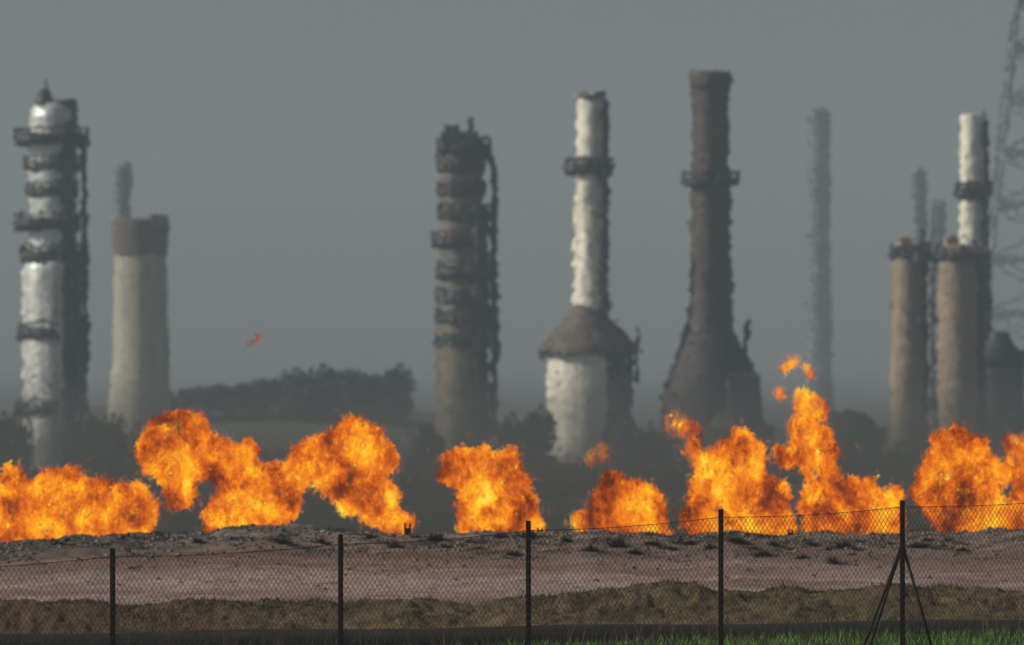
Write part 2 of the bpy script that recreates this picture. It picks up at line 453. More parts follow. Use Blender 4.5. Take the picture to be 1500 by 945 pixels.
bracket(597, 766, 10, 12, 'dark notched steel bracket on the crest at the foot of the tall arching flame')
bracket(791, 773, 9, 9, 'dark notched steel bracket on the crest just right of the middle fence post')
bracket(1158, 775, 8, 9, 'dark notched steel bracket on the crest between the two tallest flames')
bracket(1207, 777, 6, 6, 'smallest dark notched steel bracket on the crest, below the hooked flame')

# ------------------------------------------------------------------ chain link fence
PX = [(165, 803, 85.0), (499, 783, 88.0), (774, 763, 90.3), (1056, 746, 92.8), (1322, 733, 95.3)]
tops = [Vector((wx(a, D), D, wz(b, D))) for a, b, D in PX]
fence = thing('chain_link_fence', 'rusty chain link fence on dark angle iron posts in the foreground', 'fence', (tops[2].x, tops[2].y, front(tops[2].x, 90)))
posts = []
for i, t in enumerate(tops):
    zb = front(t.x, t.y) - .1; m = MB()
    W, T = .062, .009
    lean = .008 * (i - 2)
    m.box(t.x - W/2, t.x + W/2, t.y - T, t.y, zb, t.z)
    m.box(t.x - W/2, t.x - W/2 + T, t.y, t.y + W, zb, t.z - .001)
    posts.append(m.build('post', M['post'], fence, smooth=False))
t = tops[4]; pt = wz(797, t.y)
for (bx, dy, pw) in ((1250, .45, 0), (1268, 1.4, 0), (1378, -.1, 0)):
    foot = Vector((wx(bx, t.y), t.y + dy, front(t.x, t.y) - .05))
    m = MB(); m.tube([Vector((t.x, t.y + .03, pt)) + (foot - Vector((t.x, t.y, pt))).normalized() * .03, foot], .02, 8)
    m.build('brace', M['post'], posts[4])
# wires and diamond mesh on every bay
ends = [tops[0] + (tops[0] - tops[1]) * 1.1] + tops + [tops[4] + (tops[4] - tops[3]) * 1.1]
def wdrop(i): return (.10, .10, .115, .12, .10, .085, .085)[i]
m = MB()
pts = []
for i, (a, b) in enumerate(zip(ends[:-1], ends[1:])):
    for q in range(8):
        u = q / 8; p = a.lerp(b, u); p = p + Vector((0, -.02, -(wdrop(i) * (1 - u) + wdrop(i + 1) * u) - .035 * 4 * u * (1 - u))); pts.append(p)
pts.append(ends[-1] + Vector((0, -.02, -.085)))
m.tube(pts, .0045, 5); m.build('top_wire', M['wire'], fence)
for i, (a, b) in enumerate(zip(ends[:-1], ends[1:])):
    m = MB(); L = (Vector((b.x, b.y, 0)) - Vector((a.x, a.y, 0))).length
    P = .083; ncol = int(round(L / P)); P = L / ncol; H = P * .56
    def at(u, k_):
        p = a.lerp(b, u / L); uu = u / L
        top = p.z - (wdrop(i) * (1 - uu) + wdrop(i + 1) * uu) - .035 * 4 * uu * (1 - uu) - .004
        w = .012 * nz(u, k_ * .06, i, 1.2)
        return Vector((p.x + w, p.y - .02, top - k_ * H + w))
    rows = int(1.75 / H)
    for c_ in range(ncol):
        zig = []
        for r in range(rows + 1):
            u = c_ * P + (P / 2 if (r % 2) else 0) 
            v = at(u, r); v.y += .004 * (-1) ** r; zig.append(v)
        m.tube(zig, .0029, 4)
        zig = []
        for r in range(rows + 1):
            u = c_ * P + (P / 2 if (r % 2) else P)
            v = at(u, r); v.y -= .004 * (-1) ** r; zig.append(v)
        m.tube(zig, .0029, 4)
    m.build('mesh_panel', M['wire'], fence)

# ------------------------------------------------------------------ refinery
AMP = .54
S7 = F / 700.0
class Site:
    """one upright plant item: works in photo rows at its own distance"""
    def __init__(s, name, label, cat, px, D, group=None):
        s.D = D; s.X = wx(px, D); s.k = D / F
        s.root = thing(name, label, cat, (s.X, D, 0), group)
    def x(s, px): return wx(px, s.D)
    def z(s, py): return wz(py, s.D)
    def shell(s, part, mat, pxc, prof, amp=AMP, seg=64, dy=0):
        pr = [(r * s.k, s.z(y)) for r, y in prof]
        m = MB().lathe(s.x(pxc), s.D + dy, pr, seg)
        m.flakes(s.x(pxc), s.D + dy, pr, amp)
        return m.build(part, mat, s.root, amp)
    def platform(s, pxc, y, r0, x0, x1, th=5, mat=None, rail=True, amp=AMP):
        """ring walkway with toe plate and handrail; x0/x1 = how far it reaches in pixels"""
        m = MB(); cx = s.x(pxc); k = s.k; seg = 56
        def rad(a): # reach differs left and right
            c = cos(a); R = x1 if c > 0 else x0
            return (r0 + 4 + (R - r0 - 4) * abs(c) ** 1.2) * k
        b = len(m.v); zs = (s.z(y + th / 2), s.z(y - th / 2))
        for z in zs:
            for rr in (0, 1):
                for j in range(seg):
                    a = 2 * pi * j / seg; R = rad(a) if rr else r0 * k * .97
                    m.v.append(Vector((cx + R * cos(a), s.D + R * sin(a), z)))
        def id_(zi, ri, j): return b + (zi * 2 + ri) * seg + j % seg
        for j in range(seg):
            m.f.append((id_(0,0,j), id_(0,0,j+1), id_(0,1,j+1), id_(0,1,j)))
            m.f.append((id_(1,0,j), id_(1,1,j), id_(1,1,j+1), id_(1,0,j+1)))
            m.f.append((id_(0,1,j), id_(0,1,j+1), id_(1,1,j+1), id_(1,1,j)))
        if rail:
            for zo in (7, 15):
                m.tube([(cx + rad(2*pi*j/seg) * cos(2*pi*j/seg), s.D + rad(2*pi*j/seg) * sin(2*pi*j/seg), s.z(y - zo)) for j in range(seg + 1)], 1.0 * k, 5)
            for j in range(0, seg, 3):
                a = 2*pi*j/seg; P = (cx + rad(a)*cos(a), s.D + rad(a)*sin(a)); m.tube([(P[0], P[1], s.z(y)), (P[0], P[1], s.z(y - 16))], .9 * k, 4, d=.3)
        return m.build('platform', mat or M['steel'], s.root, amp)
    def riser(s, pxc, y0, y1, r, mat, dy=-.5, name='riser_pipe_or_shade', amp=AMP, bends=()):
        pts = [(s.x(pxc), s.D + dy, s.z(y1)), (s.x(pxc), s.D + dy, s.z(y0))] + [(s.x(a), s.D + dy, s.z(b)) for a, b in bends]
        return MB().tube(pts, r * s.k, 10, d=.25).build(name, mat, s.root, amp)
    def ladder(s, pxc, y0, y1, w, dy=-2.5, amp=AMP):
        m = MB()
        for sg in (-1, 1): m.tube([(s.x(pxc + sg * w / 2), s.D + dy, s.z(y1)), (s.x(pxc + sg * w / 2), s.D + dy, s.z(y0))], 1.0 * s.k, 5, d=.3)
        y = y0
        while y < y1:
            m.tube([(s.x(pxc - w/2), s.D + dy, s.z(y)), (s.x(pxc + w/2), s.D + dy, s.z(y))], .8 * s.k, 4, d=.2); y += 9
        return m.build('ladder', M['steel'], s.root, amp)

# A: tall silver fractionating column, left
A = Site('distillation_column', 'tall silver distillation column with dark walkways at the left edge', 'column', 80, 700)
A.shell('body', M['silver'], 78, [(41, 830), (41, 392), (33, 378), (33, 172), (29, 160), (18, 150), (6, 146)])
A.shell('skirt', M['silver'], 78, [(47, 840), (45, 690), (43, 604)], dy=0)
for y, x0, x1, th in ((205, 56, 50, 14), (245, 40, 40, 6), (283, 38, 36, 10), (330, 58, 38, 14), (376, 46, 48, 12), (490, 50, 50, 12), (603, 54, 50, 9)):
    A.platform(78, y, 33 if y < 380 else 41, x0, x1, th)
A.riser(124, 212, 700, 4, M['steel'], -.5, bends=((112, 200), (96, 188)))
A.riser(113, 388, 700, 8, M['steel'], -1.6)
A.riser(99, 180, 392, 10, M['steel'], -1.6)  # added dark tube standing in for shade on the upper column's right side
A.riser(97, 392, 700, 10, M['steel'], -2.6)  # same for the lower column: shade built as a dark tube
A.shell('vent', M['steel'], 66, [(12, 160), (13, 148), (8, 138), (3, 132)], dy=-.5)
m = MB().box(A.x(88), A.x(112), 699, 701, A.z(186), A.z(148), .25); m.build('valve_house', M['steel'], A.root, AMP)
A.riser(69, 116, 135, 1.3, M['steel'], 0, 'vent_mast')

# concrete tower with dark stained top
B = Site('concrete_tower', 'pale concrete tower with a dark stained top band behind the left column', 'tower', 205, 860)
B.shell('shaft', M['concrete'], 206, [(46, 830), (45, 600), (41, 540), (38, 440), (37, 376), (37.5, 330)], amp=.46)
B.shell('stained_band', M['rustband'], 206, [(38.2, 374), (39.5, 345), (40.5, 326), (36, 322)], amp=.46)
m = MB().box(B.x(222), B.x(246), 857, 860, B.z(336), B.z(317), .3); m.build('roof_hut', M['rustband'], B.root, .5)
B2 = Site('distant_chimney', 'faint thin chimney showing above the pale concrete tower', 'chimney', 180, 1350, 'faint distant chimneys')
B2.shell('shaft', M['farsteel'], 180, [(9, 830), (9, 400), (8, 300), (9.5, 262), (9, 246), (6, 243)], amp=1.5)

# D: brown column with banded platforms, centre
Dk = Site('distillation_column', 'brown distillation column with many dark rings and a riser pipe, centre left', 'column', 678, 690)
Dk.shell('body', M['brown'], 676, [(37, 830), (36, 560), (35, 470), (30, 440), (30, 225), (26, 212), (15, 204), (5, 200)])
for y, x0, x1, th in ((218, 36, 42, 11), (246, 36, 34, 9), (282, 34, 34, 8), (318, 34, 50, 9), (357, 42, 34, 11), (400, 36, 52, 15), (441, 36, 36, 8), (470, 37, 48, 8), (505, 38, 40, 6)):
    Dk.platform(676, y, 30 if y < 440 else 35.5, x0, x1, th)
Dk.riser(724, 245, 640, 4.5, M['steel'], -.5, bends=((716, 230), (698, 216)))
Dk.riser(700, 300, 640, 9, M['steel'], -1.7)
Dk.riser(712, 300, 640, 3, M['steel'], -1.5)
m = MB().box(Dk.x(648), Dk.x(700), 688, 692, Dk.z(218), Dk.z(196), .25); m.build('top_frame', M['steel'], Dk.root, .5)
Dk.riser(689, 172, 200, 3, M['steel'], 0, 'vent_mast')
m = MB().box(Dk.x(655), Dk.x(672), 688.5, 691, Dk.z(198), Dk.z(186), .25); m.build('valve_house', M['steel'], Dk.root, .5)

# E: white furnace with stack
E = Site('furnace', 'white cylindrical furnace with a conical brown roof and a tall white stack', 'furnace', 864, 680)
E.shell('body', M['white'], 860, [(60, 830), (59, 660), (57, 625), (56, 560), (55, 516)], dy=0)
E.shell('roof', M['rust'], 862, [(69, 520), (68, 508), (46, 484), (33, 468), (28, 456), (26, 452)])
E.shell('stack', M['white'], 866, [(25, 456), (25, 430), (22.5, 330), (21, 250), (21, 138), (17, 137)])
E.shell('stack_rim', M['rust'], 866, [(22, 146), (22.6, 138), (20, 136)])
E.riser(884, 150, 455, 8, M['steel'], -1.1, 'duct_or_shade')  # added dark strip, gives the stack its shaded right side
E.riser(903, 520, 700, 13, M['steel'], -2.6, 'duct_or_shade')  # added dark strip in place of shade on the furnace body's right
E.platform(863, 250, 21, 36, 34, 10)
E.shell('stack_band', M['rust'], 866, [(22.2, 250), (22.2, 232)])
E.platform(862, 513, 56, 72, 72, 10, rail=False, mat=M['rust'])
E.riser(922, 500, 640, 4, M['steel'], -1)
E.riser(934, 480, 560, 2, M['steel'], 0, 'vent_mast')

# G: dark stack on sooty furnace
G = Site('furnace', 'tall dark brown stack on a sooty dark furnace, the highest stack in view', 'furnace', 1042, 690)
G.shell('stack', M['darkstack'], 1041, [(34, 500), (29, 470), (26.5, 420), (26, 300), (25, 130)], amp=.66)
G.shell('stack_rim', M['darkstack'], 1041, [(25.6, 132), (28, 122), (28.5, 110), (24, 108)], amp=.66)
G.platform(1041, 268, 26, 42, 40, 6, amp=.42)
G.shell('body', M['furnace'], 1042, [(73, 830), (72, 640), (68, 580), (60, 548), (49, 524), (40, 505), (34, 490)], amp=.66)
m = MB().box(G.x(1066), G.x(1108), 684, 690, G.z(640), G.z(552), .3); m.build('duct_or_shade', M['steel'], G.root, .5)
G.riser(1094, 470, 640, 3, M['steel'], -1)
G.riser(1000, 490, 640, 3, M['furnace'], -1)

# far slender chimney
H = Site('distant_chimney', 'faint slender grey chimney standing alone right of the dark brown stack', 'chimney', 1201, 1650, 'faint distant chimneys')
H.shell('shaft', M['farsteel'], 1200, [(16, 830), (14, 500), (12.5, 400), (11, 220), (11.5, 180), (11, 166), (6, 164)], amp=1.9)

# right: two tan columns, a gantry, a white stack, dark furnace
I1 = Site('process_column', 'slimmer tan process column, left one of the pair at the right', 'column', 1328, 705)
I1.shell('body', M['tan'], 1330, [(24, 830), (23, 640), (22, 380), (20.5, 367), (17, 363), (6, 361)], amp=.46)
I1.riser(1358, 375, 660, 6, M['steel'], -.2)
I1.riser(1350, 335, 375, 2.2, M['steel'], 0, 'vent_mast')
I2 = Site('process_column', 'wider tan process column, right one of the pair, in front of the thin white stack', 'column', 1404, 700)
I2.shell('body', M['tan'], 1404, [(29, 830), (28, 640), (27, 380), (25.5, 367), (21, 363), (8, 361)], amp=.46)
I2.riser(1438, 380, 640, 6, M['steel'], -.2)
I2.riser(1366, 385, 640, 4, M['bluegrey'], .5)
I1.platform(1330, 376, 22, 25, 34, 6)
I2.platform(1404, 378, 27, 32, 40, 6)
MB().box(I1.x(1318), I1.x(1334), 703.5, 706, I1.z(366), I1.z(350), .25).build('valve_house', M['tan'], I1.root, .5)
MB().box(I2.x(1384), I2.x(1402), 699, 701, I2.z(366), I2.z(348), .25).build('valve_house', M['tan'], I2.root, .5)
I2.riser(1426, 352, 372, 2.5, M['steel'], 0, 'vent_mast')
m = MB()
gy = 703.0
m.box(wx(1340, gy), wx(1388, gy), gy - 1, gy + 1, wz(384, gy), wz(372, gy), .25)
m.box(wx(1345, gy), wx(1385, gy), gy - .8, gy + .8, wz(470, gy), wz(464, gy), .25)
m.tube([(wx(1345, gy), gy, wz(358, gy)), (wx(1385, gy), gy, wz(358, gy))], .1, 5, d=.3)
m.build('gantry', M['steel'], I1.root, AMP)
K = Site('stack', 'thin white stack with a dark collar rising behind the wider tan column', 'stack', 1425, 730)
K.shell('shaft', M['white'], 1425, [(24, 830), (20, 500), (18.5, 400), (17.5, 295), (17, 170), (13, 168)])
K.shell('collar', M['rust'], 1425, [(20.5, 292), (21.5, 282), (20.5, 270), (18, 268)])
K.riser(1440, 178, 500, 7, M['steel'], -.9, 'duct_or_shade')  # shaded right side of the shaft, added as a dark tube
K.platform(1425, 284, 18, 26, 26, 7)
K.riser(1441, 160, 200, 1.3, M['steel'], 0, 'vent_mast')
L_ = Site('furnace', 'dark sooty furnace at the right edge, right of the tan columns', 'furnace', 1465, 715)
L_.shell('body', M['steel'], 1462, [(40, 830), (38, 640), (36, 530), (30, 515), (18, 500), (12, 488)], amp=.46)
L_.riser(1444, 400, 520, 8, M['steel'], 0, 'duct_or_shade')
L_.platform(1462, 530, 36, 44, 42, 7)
# thin far masts behind the tan columns
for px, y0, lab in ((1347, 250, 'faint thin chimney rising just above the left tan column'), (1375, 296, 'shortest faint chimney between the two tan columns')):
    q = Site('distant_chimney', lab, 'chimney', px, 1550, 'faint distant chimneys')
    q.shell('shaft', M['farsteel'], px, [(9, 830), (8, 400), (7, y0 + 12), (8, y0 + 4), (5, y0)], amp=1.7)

# lattice tower off the right edge
TD = 1650
T = thing('lattice_tower', 'faint lattice tower half cut off by the right edge', 'tower', (wx(1532, TD), TD, 0))
def lat(y): # half width in px at row y
    return 43 + y * .11
Ys = [-80, 0, 72, 148, 225, 300, 380, 460, 550, 650, 800]
cxp = 1532; kk = TD / F
def lp(sx, sy, y): return Vector((wx(cxp + sx * lat(y), TD), TD + sy * lat(y) * kk, wz(y, TD)))
for sx in (-1, 1):
    for sy in (-1, 1):
        MB().tube([lp(sx, sy, y) for y in Ys], 3.6 * kk, 6, d=.5, r2=2.6 * kk).build('leg', M['farsteel'], T, 1.7)
for y in Ys[1:-1]:
    c4 = [lp(-1, -1, y), lp(1, -1, y), lp(1, 1, y), lp(-1, 1, y)]
    for a, b in zip(c4, c4[1:] + c4[:1]): MB().tube([a, b], 2.4 * kk, 5, d=.5).build('crossbar', M['farsteel'], T, 1.7)
for sy in (-1, 1):
    m = MB()
    for y, y2 in zip(Ys[:-1], Ys[1:]):
        m.tube([lp(-1, sy, y), lp(1, sy, y2)], 0.4 * kk, 4, d=.6); m.tube([lp(1, sy, y), lp(-1, sy, y2)], 0.4 * kk, 4, d=.6)
    m.build('bracing', M['farsteel'], T, 1.7)

# dark storage tanks and low plant behind the fires
def tank(px, top, w, D, label, sphere=False):
    s = Site('storage_tank', label, 'tank', px, D)
    if sphere:
        cy = top + w / 2; R = w / 2
        s.shell('vessel', M['steel'], px, [(max(.5, R * sin(pi * (1 - i / 16))), cy - R * cos(pi * (1 - i / 16))) for i in range(17)], amp=.6)
        for a in range(5):
            xx = s.x(px) + cos(a * 1.257) * R * .8 * s.k; yy = D + sin(a * 1.257) * R * .8 * s.k
            MB().tube([(xx, yy, 0), (xx, yy, s.z(cy))], .25, 6, d=.4).build('leg', M['steel'], s.root, .4)
    else:
        s.shell('vessel', M['furnace'], px, [(w/2, 830), (w/2, top + 40)] + [(w/2 * cos(a * .157), top + 40 - 40 * sin(a * .157)) for a in range(1, 10)] + [(.5, top)], amp=.46)
        s.platform(px, top + 42, w / 2, w / 2 + 5, w / 2 + 5, 4)
tank(617, 628, 66, 640, 'dark round storage sphere at the foot of the brown ringed column', True)
tank(1235, 604, 110, 655, 'dark domed storage tank between the tall hooked flame and the tan columns', False)
tank(1080, 600, 90, 640, 'sooty storage tank half hidden behind the dark furnace', False)

# ------------------------------------------------------------------ far trees
def make_tree(seed):
    rnd = random.Random(seed)
    root = thing('tree', None, 'tree', (0, 0, 0))
    m = MB(); m.tube([(0, 0, -1), (.1, 0, 2), (0, .1, 5)], .3, 8, r2=.12)
    for i in range(6):
        a = rnd.uniform(0, 6.28); z = rnd.uniform(1.5, 4); m.tube([(0, 0, z), (cos(a) * 1.8, sin(a) * 1.8, z + 1.6)], .12, 5, r2=.04)
    tr = m.build('trunk', M['bark']); tr.parent = root
    m = MB()
    cl = [(rnd.uniform(-2.3, 2.3), rnd.uniform(-1.6, 1.6), rnd.uniform(.2, 5.9), rnd.uniform(.9, 1.7)) for i in range(20)]
    for cx, cy, cz, r in cl:
        for i in range(150):
            d = Vector((rnd.gauss(0, 1), rnd.gauss(0, 1), rnd.gauss(0, 1))).normalized() * r * rnd.random() ** .4
            c = Vector((cx, cy, cz)) + Vector((d.x * 1.15, d.y, d.z * .8)); s_ = rnd.uniform(.14, .32)
            u = Vector((rnd.gauss(0, 1), rnd.gauss(0, 1), rnd.gauss(0, .5))).normalized(); w = u.cross(Vector((rnd.gauss(0,1), rnd.gauss(0,1), rnd.gauss(0,1)))).normalized()
            m.quad(c - u * s_ - w * s_ * .5, c + u * s_ - w * s_ * .5, c + u * s_ + w * s_ * .5, c - u * s_ + w * s_ * .5)
    m.tint = []
    cr = m.build('crown', M['leaf']); cr.parent = root
    return root
TP = [make_tree(i) for i in range(3)]
used = [False] * 3
def tree(px, top, w, D, label, base_y=None):
    i = random.randrange(3)
    if not used[i]: r = TP[i]; used[i] = True
    else:
        r = TP[i].copy(); C.objects.link(r)
        for ch in TP[i].children:
            c = ch.copy(); C.objects.link(c); c.parent = r
    zb = 0 if base_y is None else wz(base_y, D)
    hgt = wz(top, D) - zb; wid = w / F * D
    r.location = (wx(px, D), D, zb); r.rotation_euler.z = random.uniform(-.6, .6) + random.choice((0, pi))
    r.scale = (wid / 6.0, wid / 6.0, hgt / 7.0)
    tag(r, label, 'tree', 'dark trees around the plant')
R = 'dark bushy tree on the dusty ridge'
for px, top, w, base in ((238,556,70,606),(300,560,80,606),(371,552,58,606),(420,546,70,604),(455,536,72,604),(492,530,72,604),(530,538,76,604),(574,530,62,606)):
    tree(px, top, w, 880, 'dark tree in the row along the dusty ridge left of the brown column', base + 20)
for px, top, w in ((150,592,90),(190,606,90),(5,590,70),(-30,600,90),(250,640,110),(330,655,100),(400,660,90),(460,672,100),(570,668,90)):
    tree(px, top, w, 600, 'dark tree in the belt behind the left flames, below the ridge')
for px, top, w in ((690,640,90),(760,590,90),(800,640,100),(860,655,110),(930,600,90),(960,640,90)):
    tree(px, top, w, 610, 'dark tree in the belt around the foot of the white furnace')
for px, top, w in ((1010,640,90),(1130,650,90),(1180,640,90),(1290,640,100),(1350,660,90),(1420,650,90),(1490,590,80),(1530,610,90)):
    tree(px, top, w, 610, 'dark tree in the belt behind the right flames')
px = -60
while px < 1570:
    tree(px, 684 + random.uniform(-16, 14), random.uniform(80, 110), random.uniform(395, 440), 'low dark tree in the long hedge line close behind the flames')
    px += random.uniform(38, 58)
# remove unused prototypes
for i in range(3):
    if not used[i]:
        for ch in list(TP[i].children): bpy.data.objects.remove(ch)
        bpy.data.objects.remove(TP[i])

# ------------------------------------------------------------------ flames
def flame_mat(name, cover, bias, gain):
    k = N(name); p = k.geo()
    hA = k.n('ShaderNodeAttribute'); hA.attribute_name = 'heat'; heat = hA.outputs['Fac']
    w1 = k.n('ShaderNodeTexNoise'); k.link(p, w1.inputs['Vector']); w1.inputs['Scale'].default_value = 2.2; w1.inputs['Detail'].default_value = 3
    wv = k.n('ShaderNodeVectorMath', operation='MULTIPLY_ADD'); k.link(w1.outputs['Color'], wv.inputs[0]); wv.inputs[1].default_value = (.38, .38, .38); k.link(p, wv.inputs[2])
    q = k.mapping(wv.outputs[0], (1, .8, .8))
    n0 = k.noise(q, 1.25, 3, .5)
    n1 = k.noise(q, 3.2, 9, .68, .5)
    n2 = k.noise(k.mapping(q, (1, 1, .75)), 10, 7, .68, .7)
    v = k.math('ADD', k.math('MULTIPLY', k.math('SUBTRACT', n1, .5), 1.15), k.math('MULTIPLY', k.math('SUBTRACT', n2, .5), 1.05))
    vc = k.math('ADD', v, k.math('MULTIPLY', k.math('SUBTRACT', n0, .5), 1.7))
    t = k.math('ADD', k.math('ADD', vc, k.math('MULTIPLY', heat, .72)), bias)
    col = k.ramp(t, [(.0, (.09, .016, .004)), (.15, (.28, .042, .004)), (.30, (.60, .10, .005)), (.46, (.93, .225, .007)), (.60, (1.0, .41, .010)), (.73, (1.0, .60, .016)), (.95, (1.0, .80, .085))])
    em = k.n('ShaderNodeEmission'); k.link(col, em.inputs[0]); em.inputs[1].default_value = gain
    if name.startswith('flame_fringe'):
        fA = k.n('ShaderNodeAttribute'); fA.attribute_name = 'fade'
        al = k.math('MULTIPLY', k.ramp(k.math('ADD', v, .5), [(.25, .35), (.65, 1)]), fA.outputs['Fac'])
    else:
        a = k.math('ADD', k.math('MULTIPLY', v, 1.5), k.math('ADD', k.math('MULTIPLY', heat, 1.0), cover))
        al = k.ramp(a, [(.22, 0), (.74, 1)], 'EASE')
    mx = k.n('ShaderNodeMixShader'); k.link(al, mx.inputs[0])
    tr = k.n('ShaderNodeBsdfTransparent'); k.link(tr.outputs[0], mx.inputs[1]); k.link(em.outputs[0], mx.inputs[2])
    k.link(mx.outputs[0], k.out.inputs['Surface'])
    k.m.cycles.emission_sampling = 'NONE'
    return k.m
FM = [('flame_core', .87, .26, .48, 1.10), ('flame_body', 1.02, -.18, .35, 1.06), ('flame_fringe', 1.03, 0, .34, 1.05)]
FMAT = [flame_mat(n + '_fire', c, b, g) for n, s_, c, b, g in FM]
FD = 147.0
def ico(sub):
    bm = bmesh.new(); bmesh.ops.create_icosphere(bm, subdivisions=sub, radius=1.0)
    v = [x.co.copy() for x in bm.verts]; f = [tuple(q.index for q in x.verts) for x in bm.faces]; bm.free(); return v, f
IV, IF = ico(2)
dg_tmp = None
def blob_mesh(bl, scale, voxel, seed, turb):
    vs, fs = [], []
    for (c, r, t) in bl:
        b = len(vs); rr = r * scale
        vs += [c + Vector((q.x * rr, q.y * rr * .9, q.z * rr)) for q in IV]; fs += [tuple(b + i for i in q) for q in IF]
    me = bpy.data.meshes.new('tmp'); me.from_pydata([tuple(v) for v in vs], [], fs)
    o = bpy.data.objects.new('tmp', me); C.objects.link(o)
    md = o.modifiers.new('r', 'REMESH'); md.mode = 'VOXEL'; md.voxel_size = voxel
    md2 = o.modifiers.new('s', 'SMOOTH'); md2.iterations = 4; md2.factor = .5
    dg = bpy.context.evaluated_depsgraph_get(); ev = o.evaluated_get(dg); m2 = ev.to_mesh()
    V = [v.co.copy() for v in m2.vertices]; P = [tuple(p.vertices) for p in m2.polygons]
    ev.to_mesh_clear(); bpy.data.objects.remove(o); bpy.data.meshes.remove(me)
    heat = []; out = []
    sd = Vector((seed * 3.7, seed * 1.9, seed))
    for v in V:
        ws = 0; hs = 0
        for (c, r, t) in bl:
            d = (v - c).length / r; w = 1 / (d ** 4 + .05); ws += w; hs += w * t
        heat.append(hs / ws)
        d = noise.noise_vector(v * 2.0 + sd) * .17 + noise.noise_vector(v * 4.6 + sd) * .095 + noise.noise_vector(v * 11 + sd) * .062 + noise.noise_vector(v * 24 + sd) * .034
        out.append(v + Vector((d.x, d.y * .7, d.z * 1.1 + abs(d.x) * .25)) * turb)
    return out, P, heat
def flakes_of(V, P, H, rnd):
    """loose tongues of fire in a soft layer around the body"""
    v2, p2, h2, f2 = [], [], [], []
    for q in P:
        a, b, c = V[q[0]], V[q[1]], V[q[2]]
        nrm = (b - a).cross(c - a)
        ar = nrm.length; 
        if ar < 1e-9: continue
        nrm.normalize(); n = ar * 850
        n = int(n) + (rnd.random() < n - int(n))
        for i in range(n):
            e = rnd.gauss(.0, .055) + (rnd.expovariate(11) if rnd.random() < .2 else 0)
            ctr = a.lerp(b, rnd.random()).lerp(c, rnd.random()) + nrm * e
            fl = noise.noise_vector(ctr * 5.0) + Vector((0, 0, .35)) + Vector((rnd.gauss(0, .3), rnd.gauss(0, .3), rnd.gauss(0, .3)))
            if fl.length < 1e-4: continue
            fl.normalize(); sd = fl.cross(Vector((rnd.gauss(0, .5), 1, rnd.gauss(0, .5)))).normalized()
            L = rnd.uniform(.03, .115); W = L * rnd.uniform(.2, .45); k = len(v2)
            v2 += [ctr - fl * L, ctr + sd * W, ctr + fl * L, ctr - sd * W]; p2.append((k, k + 1, k + 2, k + 3))
            h = H[q[0]] + rnd.gauss(0, .13) - max(0, e) * 2.0
            h2 += [h] * 4; f2 += [max(.08, min(.85, .72 - max(0, e) * 2.8 + .55 * min(0, H[q[0]] - .5)))] * 4
    return v2, p2, h2, f2
def flame(name, label, blobs, group=None, base=True, voxel=.05, turb=1.0, D=FD, shells=(0, 1, 2)):
    rnd = random.Random(len(label)); bl = []
    y0_ = min(b[1] - b[2] for b in blobs); hh_ = max(30, 790 - y0_)
    for (x, y, r, t) in blobs:
        if base: t -= .26 * max(0, 1 - (y - y0_) / (.45 * hh_))
        bl.append((Vector((wx(x, D), D + rnd.uniform(-.35, .35) * (r / 40), wz(y, D))), r / F * D, t))
        if base and y > 755: bl.append((Vector((wx(x, D), D + rnd.uniform(-.2, .2), wz(y + 22, D))), r * .8 / F * D, t))
    cx = sum(b[0].x for b in bl) / len(bl); root = thing(name, label, 'flame', (cx, D, min(b[0].z - b[1] for b in bl)), group)
    for si in shells:
        n, sc, *_ = FM[si]
        V, P, H_ = blob_mesh(bl, sc, voxel, si + 1, turb * (.8, 1, 1.25)[si])
        off = root.location; FD_ = None
        if si == 2: V, P, H_, FD_ = flakes_of(V, P, H_, rnd)
        me = bpy.data.meshes.new(n); me.from_pydata([tuple(v - off) for v in V], [], P); me.update()
        me.polygons.foreach_set('use_smooth', [True] * len(me.polygons))
        if FD_: me.attributes.new('fade', 'FLOAT', 'POINT').data.foreach_set('value', FD_)
        at = me.attributes.new('heat', 'FLOAT', 'POINT'); at.data.foreach_set('value', H_)
        me.materials.append(FMAT[si]); o = bpy.data.objects.new(n, me); C.objects.link(o); o.parent = root
        if si == 2: o['kind'] = 'stuff'
GF = 'gas flames burning behind the berm'
flame('gas_flame', 'low wide orange flame touching the left edge of the photo', [(10,748,40,.8),(45,745,36,.7),(85,730,38,.75),(110,752,40,.9),(150,748,38,.85),(185,745,32,.9),(203,757,24,1),(20,775,28,.8),(70,775,28,.8),(150,772,22,1),(203,770,18,1.1),(-30,750,45,.7),(105,703,17,.6),(130,720,18,.65),(15,705,14,.55)], GF)
flame('gas_flame', 'ragged flame leaning left with a raised red top and a notch beneath it', [(250,640,34,.25),(275,627,18,.1),(295,625,13,0),(234,665,27,.7),(262,682,30,.85),(295,665,29,.7),(264,714,20,.7),(258,734,10,.6),(330,682,25,.75),(350,705,35,.95),(375,725,38,1),(403,712,25,.85),(342,745,30,1),(332,766,22,1),(380,760,26,1),(405,747,22,.9),(370,652,9,.4),(368,672,15,.6),(360,664,12,.5),(422,735,16,.8),(314,772,9,1),(225,640,14,.4)], GF)
flame('gas_flame', 'tall bright flame arching left over a dark gap, left of centre', [(510,662,38,1),(540,645,24,.8),(470,667,27,.7),(447,672,22,.65),(436,702,15,.6),(555,672,22,.75),(482,688,24,.9),(520,705,32,1.05),(492,715,23,.85),(540,725,27,1.05),(562,745,22,1.05),(578,760,17,1),(547,752,18,1),(588,768,10,1),(429,728,12,.6),(503,738,14,.9),(525,632,14,.7)], GF)
